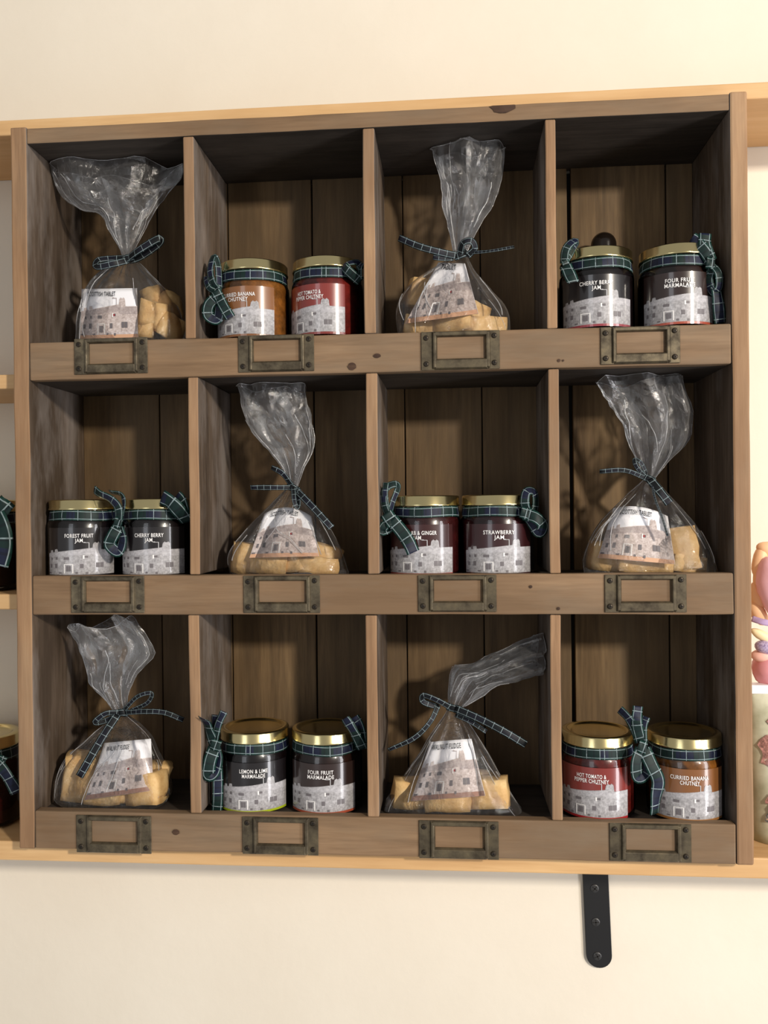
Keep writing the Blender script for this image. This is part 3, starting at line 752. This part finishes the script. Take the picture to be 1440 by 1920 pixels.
def make_bag(cell, fz, neck, Lb, Rb, Lf, Rf, quad, lettering, ribbons, chunks, label, group, stripe, seed, fan_depth=.018, yc=.055, top_curve=0):
    r_c, c_c = cell
    lim = ((.0174 if c_c == 0 else divx[(r_c, c_c - 1)][1]) + .002, (.7232 if c_c == 3 else divx[(r_c, c_c)][0]) - .002, zr[r_c][1] - .0015, fz + .0006)
    base = Vector(((at(Lb[0][0], Lb[0][1], yc).x + at(Rb[0][0], Rb[0][1], yc).x) / 2, yc, fz))
    B = thing('sweet_bag', base, label, 'sweet bag', 'cellophane bags of fudge and tablet')
    Lw = [at(x, y, yc) for x, y in Lb]; Rw = [at(x, y, yc) for x, y in Rb]
    for P in (Lw, Rw): P[0].z = fz + .0008
    Lw = catmull(Lw, 6); Rw = catmull(Rw, 6)
    D0 = .036
    def th(t): return .0045 + (D0 - .0045) * (1 - t) ** .8 if t > .12 else .0045 + (D0 - .0045) * (1 - .12) ** .8
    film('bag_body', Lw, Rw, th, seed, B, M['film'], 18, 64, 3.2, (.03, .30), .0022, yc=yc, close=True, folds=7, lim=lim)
    Lt = catmull([at(x, y, yc) for x, y in Lf], 6); Rt = catmull([at(x, y, yc) for x, y in Rf], 6)
    def th2(t): return .0035 + fan_depth * min(1, t * 1.6) ** .8 * (1 - .35 * t)
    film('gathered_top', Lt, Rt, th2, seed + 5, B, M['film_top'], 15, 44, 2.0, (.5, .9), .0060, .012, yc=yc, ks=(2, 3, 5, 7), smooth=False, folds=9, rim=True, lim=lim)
    # neck sleeve where the ribbon ties it
    # card just inside the front of the film
    ls_ = [sample(Lw, k / 30) for k in range(31)]; rs_ = [sample(Rw, k / 30) for k in range(31)]
    zs = [(a_.z + b_.z) / 2 for a_, b_ in zip(ls_, rs_)]
    def front(p):
        t = 0
        for k in range(30):
            if zs[k] <= p.z <= zs[k + 1]: t = (k + (p.z - zs[k]) / (zs[k + 1] - zs[k])) / 30
        if p.z > zs[-1]: t = 1
        ki = min(29, int(t * 30)); kf = t * 30 - ki
        l, r_ = ls_[ki].lerp(ls_[ki + 1], kf), rs_[ki].lerp(rs_[ki + 1], kf); cx = (l.x + r_.x) / 2; hw = max(.004, (r_.x - l.x) / 2)
        sx = min(.96, abs(p.x - cx) / hw); y = (1 - sx ** 3.2) ** (1 / 3.2) * th(t)
        return yc - y
    qd = [Vector((*q_, 0)) for q_ in quad]         # TL TR BR BL in photo pixels
    def mp(u, v, lift):
        a = qd[3].lerp(qd[2], u); b = qd[0].lerp(qd[1], u); px = a.lerp(b, v)
        py = px.y - top_curve * (1 - (2 * u - 1) ** 2) * v
        Y = .03
        for _ in range(3): Y = front(at(px.x, py, Y)) 
        Y = max(Y, .004 + yc - .046) + CARD_IN - lift * 2.2 - (.0002 if lift else 0)
        return at(px.x, py, Y)
    V = []; F = []; nu, nv = 20, 12
    for i in range(nu + 1):
        for j in range(nv + 1): V.append(mp(i / nu, j / nv, 0))
        if i:
            a = (i - 1) * (nv + 1)
            for j in range(nv): F.append((a + j, a + nv + 1 + j, a + nv + 2 + j, a + j + 1))
    Lb_o = mesh('label_card', V, F, M['card_white'], B, True); solid(Lb_o, .0003, -1)
    put_print(mp, Lb_o, True, stripe, lettering, M['print_black'], .085)
    for (nm, pts, wpx, tw) in ribbons:
        Yb = .040
        ribbon(nm, px_path(pts, Yb), wpx * mpp(Yb), B, tw, 'tartan_dark')
    for k, (x, y, wpx, hpx, rot, Yc, where) in enumerate(chunks):
        Yc += .006 + (yc - .055); c = at(x, y, Yc); m = mpp(Yc); d = (wpx * m, min(wpx, hpx) * m * .8, hpx * m)
        Vc, Fc = chunk(Vector((0, 0, 0)), d, rot, rot * .5, seed + k * 3.3)
        lo = min(v.z for v in Vc); c.z = max(c.z, fz + .0016 - lo)
        hi_y = max(v.y for v in Vc)
        o = mesh('fudge_piece', [c + v for v in Vc], Fc, M['fudge'], smooth=True, origin=(c.x, c.y, c.z + lo))
        prep(o, 'tan %s piece %s, %s' % (group[2], where, group[1]), 'fudge', group[0])
    return B
CARD_IN = .0022

make_bag((0, 0), R1F, (238, 480), [(150, 636), (153, 590), (168, 540), (205, 502), (233, 482)], [(346, 636), (340, 590), (308, 540), (268, 500), (246, 482)],
  [(231, 484), (222, 460), (205, 432), (188, 400), (134, 386), (98, 346), (76, 310)], [(247, 484), (258, 456), (276, 420), (306, 370), (336, 336), (346, 312)],
  [(153, 542), (257, 540), (259, 634), (150, 637)], [('SCOTTISH TABLET', .36, 0.855, .088, .5)],
  [('ribbon_loop', [(240, 488, .04), (214, 494, .03), (182, 500, .03), (184, 488, .036), (214, 484, .042), (238, 484, .044)], 13, (.1, .3)),
   ('ribbon_loop', [(238, 486, .04), (262, 468, .03), (296, 448, .03), (298, 456, .036), (264, 480, .042), (242, 488, .044)], 15, (.1, .3)),
   ('ribbon_knot', [(229, 488, .041), (240, 484, .038), (250, 482, .041)], 15, (0, .1))],
  [(287, 592, 58, 52, .4, .040, 'right of the label card'), (315, 578, 44, 48, -.5, .055, 'against the right divider'), (268, 614, 44, 40, .2, .036, 'at the lower right corner of the label'), (318, 614, 50, 44, .8, .045, 'lowest at the right'), (290, 560, 44, 40, -.3, .060, 'highest of all')],
  'cellophane bag labelled Scottish tablet with wide spread top, in the top left compartment',
  ('tablet pieces in the top left bag', 'inside the top left bag', 'tablet'), M['peach'], 11)
make_bag((0, 2), R1F, (862, 476), [(750, 628), (742, 585), (766, 538), (814, 505), (853, 478)], [(957, 628), (952, 585), (920, 545), (892, 510), (872, 478)],
  [(852, 482), (846, 450), (836, 410), (822, 330), (804, 262)], [(873, 482), (886, 450), (906, 415), (930, 372), (946, 310), (948, 240)],
  [(822, 492), (872, 494), (897, 588), (759, 607)], [('TABLET', .42, 0.885, .088, .5)],
  [('ribbon_tail', [(858, 480, .04), (822, 472, .03), (786, 462, .028), (748, 446, .03)], 13, (.1, .4)),
   ('ribbon_loop', [(850, 484, .04), (828, 484, .034), (812, 482, .032)], 10, (.1, .5)),
   ('ribbon_loop', [(862, 478, .038), (868, 456, .030), (884, 452, .030), (890, 466, .034), (876, 480, .038)], 13, (.2, .5)),
   ('ribbon_knot', [(852, 482, .040), (864, 477, .037), (876, 474, .040)], 15, (0, .1)),
   ('ribbon_tail', [(880, 474, .038), (918, 471, .03), (964, 463, .03)], 6, (.1, .4))],
  [(792, 552, 54, 52, .3, .062, 'showing left of the label'), (790, 614, 64, 38, .2, .040, 'lowest at the left'), (850, 606, 70, 42, -.3, .036, 'under the middle of the label'), (914, 614, 70, 36, .1, .040, 'lowest at the right'), (890, 590, 50, 44, .5, .058, 'behind the right edge of the label')],
  'cellophane bag with narrow upright top and label reading tablet, in the top row',
  ('tablet pieces in the top row bag', 'inside the narrow topped bag', 'tablet'), M['peach'], 23)
make_bag((1, 1), R2F, (549, 908), [(436, 1078), (432, 1040), (455, 1000), (502, 952), (541, 912)], [(655, 1078), (640, 1030), (612, 975), (580, 935), (558, 912)],
  [(541, 914), (530, 880), (508, 848), (478, 818), (458, 780), (445, 728)], [(558, 914), (568, 886), (584, 850), (586, 800), (576, 748), (568, 712)],
  [(496, 963), (584, 968), (598, 1043), (467, 1046)], [('SCOTTISH TABLET', .44, 0.855, .088, .56)],
  [('ribbon_tail', [(548, 914, .04), (512, 914, .03), (470, 914, .03)], 10, (.1, .4)),
   ('ribbon_tail', [(548, 912, .04), (530, 888, .03), (509, 876, .03)], 11, (.2, .5)),
   ('ribbon_loop', [(550, 914, .036), (552, 940, .028), (558, 952, .028), (560, 938, .032), (554, 916, .036)], 9, (.2, .6)),
   ('ribbon_knot', [(538, 910, .040), (550, 915, .037), (560, 922, .040)], 14, (0, .1)),
   ('ribbon_tail', [(554, 918, .036), (582, 946, .027), (622, 990, .022)], 13, (0, .2))],
  [(462, 1048, 52, 56, .3, .045, 'standing leftmost'), (504, 1064, 68, 38, .2, .036, 'under the left half of the label'), (550, 1064, 50, 38, -.4, .042, 'under the right half of the label'), (598, 1064, 76, 30, .1, .038, 'lying flat at lower right'), (610, 1040, 56, 36, .5, .055, 'highest at the right')],
  'cellophane bag labelled Scottish tablet in the second compartment of the middle row',
  ('tablet pieces in the middle row left bag', 'inside the bag beside cherry berry', 'tablet'), M['peach'], 37, top_curve=14)
make_bag((1, 3), R2F, (1216, 893), [(1096, 1076), (1094, 1046), (1112, 998), (1158, 944), (1207, 898)], [(1342, 1076), (1332, 1036), (1308, 992), (1268, 944), (1226, 898)],
  [(1207, 899), (1194, 862), (1172, 822), (1144, 768), (1106, 706)], [(1226, 899), (1252, 868), (1286, 834), (1300, 792), (1292, 745), (1284, 702)],
  [(1150, 953), (1252, 968), (1266, 1058), (1121, 1046)], [('SCOTTISH TABLET', .43, 0.855, .088, .56)],
  [('ribbon_tail', [(1212, 897, .04), (1172, 882, .03), (1124, 884, .03)], 9, (.1, .4)),
   ('ribbon_loop', [(1210, 894, .04), (1194, 876, .034), (1190, 862, .034), (1202, 868, .038), (1212, 888, .04)], 8, (.2, .5)),
   ('ribbon_knot', [(1205, 893, .040), (1217, 898, .037), (1228, 902, .040)], 13, (0, .1)),
   ('ribbon_tail', [(1218, 898, .036), (1236, 920, .028), (1255, 944, .024)], 16, (0, .15)),
   ('ribbon_tail', [(1222, 905, .034), (1228, 935, .022), (1240, 966, .016), (1252, 1005, .014)], 4, (0, .15))],
  [(1142, 1050, 74, 52, .2, .048, 'leftmost, beside the label'), (1282, 1030, 58, 78, -.35, .046, 'tall and rightmost'), (1210, 1068, 100, 26, .1, .034, 'flat under the label'), (1290, 1068, 62, 30, .2, .04, 'lowest at the right')],
  'cellophane bag labelled Scottish tablet at the right end of the middle row',
  ('tablet pieces in the middle row right bag', 'inside the bag at middle row right', 'tablet'), M['peach'], 41, top_curve=10)
make_bag((2, 0), R3F, (228, 1336), [(126, 1522), (110, 1484), (124, 1424), (172, 1378), (219, 1340)], [(312, 1522), (318, 1478), (298, 1420), (274, 1374), (237, 1340)],
  [(219, 1342), (196, 1308), (172, 1284), (152, 1226), (122, 1164)], [(237, 1342), (242, 1300), (258, 1262), (286, 1234), (288, 1208), (262, 1174)],
  [(196, 1393), (283, 1385), (288, 1482), (158, 1500)], [('WALNUT FUDGE', .32, 0.845, .088, .46)],
  [('ribbon_loop', [(232, 1332, .038), (258, 1306, .030), (284, 1300, .030), (276, 1318, .034), (246, 1332, .038)], 8, (.1, .4)),
   ('ribbon_tail', [(234, 1336, .038), (272, 1334, .028), (308, 1336, .026), (344, 1350, .028)], 10, (.1, .4)),
   ('ribbon_loop', [(224, 1336, .038), (198, 1338, .030), (178, 1354, .030), (196, 1352, .034), (222, 1340, .038)], 11, (.1, .4)),
   ('ribbon_knot', [(218, 1337, .040), (228, 1336, .037), (240, 1336, .040)], 14, (0, .1)),
   ('ribbon_tail', [(220, 1340, .036), (196, 1376, .022), (172, 1416, .014), (149, 1456, .012)], 15, (0, .15))],
  [(152, 1474, 60, 88, .3, .045, 'tall and leftmost'), (196, 1516, 72, 34, .1, .036, 'flat under the left of the label'), (276, 1502, 70, 58, -.2, .040, 'under the right of the label'), (297, 1488, 40, 66, .4, .056, 'rightmost'), (238, 1518, 40, 30, .3, .04, 'small in the middle')],
  'cellophane bag labelled walnut fudge in the bottom left compartment',
  ('fudge pieces in the bottom left bag', 'inside the bottom left bag', 'fudge'), M['mauve'], 53, yc=.046)
make_bag((2, 2), R3F, (850, 1326), [(718, 1532), (726, 1496), (768, 1440), (806, 1380), (841, 1330)], [(978, 1532), (966, 1500), (936, 1450), (902, 1390), (860, 1330)],
  [(841, 1332), (840, 1290), (846, 1250), (880, 1246), (940, 1216), (1018, 1186)], [(860, 1332), (880, 1318), (908, 1302), (936, 1282), (980, 1274), (1027, 1264)],
  [(807, 1391), (884, 1385), (910, 1492), (770, 1502)], [('WALNUT FUDGE', .40, .855, .092, .66)],
  [('ribbon_loop', [(846, 1327, .038), (818, 1312, .030), (794, 1304, .030), (794, 1316, .034), (822, 1326, .038)], 11, (.1, .4)),
   ('ribbon_tail', [(822, 1322, .038), (806, 1354, .028), (776, 1384, .026), (728, 1406, .028)], 10, (.1, .5)),
   ('ribbon_knot', [(838, 1324, .040), (850, 1328, .037), (864, 1332, .040)], 14, (0, .1)),
   ('ribbon_tail', [(854, 1340, .038), (884, 1354, .032), (912, 1372, .030)], 9, (.1, .4)),
   ('ribbon_tail', [(854, 1328, .036), (900, 1348, .026), (946, 1372, .022), (986, 1396, .024)], 14, (0, .15))],
  [(772, 1510, 70, 50, .2, .042, 'leftmost'), (838, 1514, 88, 42, .1, .034, 'under the label'), (916, 1508, 74, 54, -.2, .040, 'rightmost'), (905, 1474, 60, 50, .3, .060, 'highest, behind the label')],
  'cellophane bag labelled walnut fudge with its top bent to the right, in the bottom row',
  ('fudge pieces in the bottom row right bag', 'inside the bag with bent top', 'fudge'), M['mauve'], 67, yc=.046)

# ------------------------------------------------------------------ gifts at the right edge, on the long bottom board
def blob(c, r, seg=14, rings=9, rot=0, seed=0, wob=.0):
    V = []; F = []
    Rm = Matrix.Rotation(rot, 3, 'Y')
    for i in range(rings + 1):
        a = math.pi * i / rings
        for s in range(seg):
            t = 2 * math.pi * s / seg
            q = Rm @ Vector((r[0] * math.sin(a) * math.cos(t), r[1] * math.sin(a) * math.sin(t), r[2] * math.cos(a)))
            V.append(c + q * (1 + wob * noise.noise((q + Vector((seed, 0, 0))) * 90)))
    for i in range(rings):
        for s in range(seg): F.append((i * seg + s, i * seg + (s + 1) % seg, (i + 1) * seg + (s + 1) % seg, (i + 1) * seg + s))
    return V, F
Yg = .075; m = mpp(Yg)
base = at(1470, 1590, Yg); base.z = -.0006
G = thing('gift_pouch', base, 'sage green gift pouch printed with brown roses, on the long board right of the cabinet', 'gift pouch')
zt = at(1440, 1290, .06).z
x0, x1 = at(1414, 1500, .055).x + .001, at(1414, 1500, .055).x + .085
def pouch(u, v, side):
    th_ = .020 * (1 - v ** 1.6) + .0015
    bul = (1 - (2 * u - 1) ** 4)
    return Vector((x0 + (x1 - x0) * u, Yg + side * (.004 + th_ * bul), base.z + (zt - base.z) * v))
V = []; F = []; nu, nv = 14, 16
for sd in (-1, 1):
    o_ = len(V)
    for i in range(nu + 1):
        for j in range(nv + 1): V.append(pouch(i / nu, j / nv, sd) + noise.noise_vector(pouch(i / nu, j / nv, sd) * 60) * .001)
    for i in range(nu):
        for j in range(nv):
            a = o_ + i * (nv + 1) + j; q = (a, a + nv + 1, a + nv + 2, a + 1); F.append(q if sd < 0 else q[::-1])
h = (nu + 1) * (nv + 1)
edge = [i * (nv + 1) for i in range(nu + 1)]
for i in range(nu): F.append((edge[i + 1], edge[i], edge[i] + h, edge[i + 1] + h)); F.append((edge[i] + nv, edge[i + 1] + nv, edge[i + 1] + nv + h, edge[i] + nv + h))
for j in range(nv): F.append((j, j + 1, j + 1 + h, j + h)); a = nu * (nv + 1) + j; F.append((a + 1, a, a + h, a + 1 + h))
sage = NT('sage_pouch_film'); n_ = sage.noise(sage.coord(), 40, 4)
mesh('pouch_body', V, F, sage.base(sage.ramp(n_, [(.35, lin(168, 166, 138)), (.65, lin(206, 204, 178))]), .3), G, True)
V, F = bx((x0 - .0005, Yg - .0075, zt - .008), (x1, Yg + .0075, zt + .0012)); bevel(mesh('top_hem', V, F, plain('white_hem', lin(244, 244, 244), .4), G), .001)
def print_patch(nm, u0, u1, v0, v1, mat, lift):
    V = []; F = []
    for k in range(17):
        t = 2 * math.pi * k / 16; rr = 1 if k == 0 else 1 + .25 * math.sin(3 * t + u0 * 20) + .12 * math.sin(7 * t)
        u = (u0 + u1) / 2 + (0 if k == 0 else rr * .5 * (u1 - u0) * math.cos(t)); v = (v0 + v1) / 2 + (0 if k == 0 else rr * .5 * (v1 - v0) * math.sin(t))
        V.append(pouch(min(1, max(.01, u)), min(.97, max(.01, v)), -1) + Vector((0, -.0014 - lift, 0)))
    return mesh(nm, V, [(0, k, k % 16 + 1) for k in range(1, 17)], mat, G)
rose = stone('printed_roses', lin(96, 66, 56), lin(150, 104, 92), lin(196, 140, 128)); 
dk = stone('printed_dark_flowers', lin(40, 44, 42), lin(74, 78, 72), lin(214, 170, 134))
print_patch('rose_print', .06, .5, .50, .68, rose, .0); print_patch('rose_print', .22, .6, .72, .84, rose, .0)
print_patch('rose_print', .28, .6, .38, .46, plain('printed_orange', lin(214, 120, 84), .4), .0)
print_patch('rose_print', .10, .60, .14, .28, dk, .0002); print_patch('rose_print', .12, .3, .26, .32, rose, .0004)
# the bundle above the pouch
pb = at(1460, 1290, .08); 
P2 = thing('flower_bundle', (pb.x, .088, zt + .002), 'pink and peach artificial flower bundle with lilac ribbon above the sage pouch', 'flower bundle')
peach = plain('peach_petal', lin(250, 205, 160), .5); pink = plain('pink_petal', lin(248, 196, 208), .45); lil = plain('lilac_ribbon', lin(186, 160, 200), .5)
cream = plain('cream_petal', lin(246, 226, 178), .5)
lilac_n = stone('lilac_beads', lin(120, 100, 140), lin(180, 164, 200), lin(224, 214, 232))
def gb(nm, x, y, rx, ry, mat, rot=0, Y=.085, parent=None, dy=None):
    c = at(x, y, Y); mm = mpp(Y)
    return mesh(nm, *blob(c, (rx * mm, (dy or min(rx, ry)) * mm, ry * mm), 16, 10, rot, x, .15), mat, P2, True)
for (x, y, rx, ry, rt) in ((1424, 1052, 13, 30, .25), (1424, 1084, 12, 26, .1), (1420, 1118, 12, 26, -.2), (1422, 1150, 14, 24, -.5), (1446, 1030, 26, 14, .1), (1470, 1030, 18, 30, .2)):
    gb('peach_petal', x, y, rx, ry, peach, rt)
gb('pink_petal', 1452, 1104, 29, 58, pink, -.2, .076)
gb('cream_petal', 1430, 1192, 24, 9, cream, .5, .078); gb('bead_cluster', 1440, 1214, 24, 13, lilac_n, .2, .076)
gb('pink_petal', 1450, 1254, 38, 34, plain('rose_pink_petal', lin(246, 172, 182), .45), 0, .085)
gb('pink_petal', 1440, 1232, 30, 14, plain('coral_petal', lin(248, 196, 180), .45), .15, .08)
ribbon('ribbon', [at(1410, 1160, .072), at(1430, 1166, .066), at(1450, 1168, .066), at(1490, 1160, .07)], 11 * m, P2, (0, .1), mat='tartan').data.materials[0] = lil
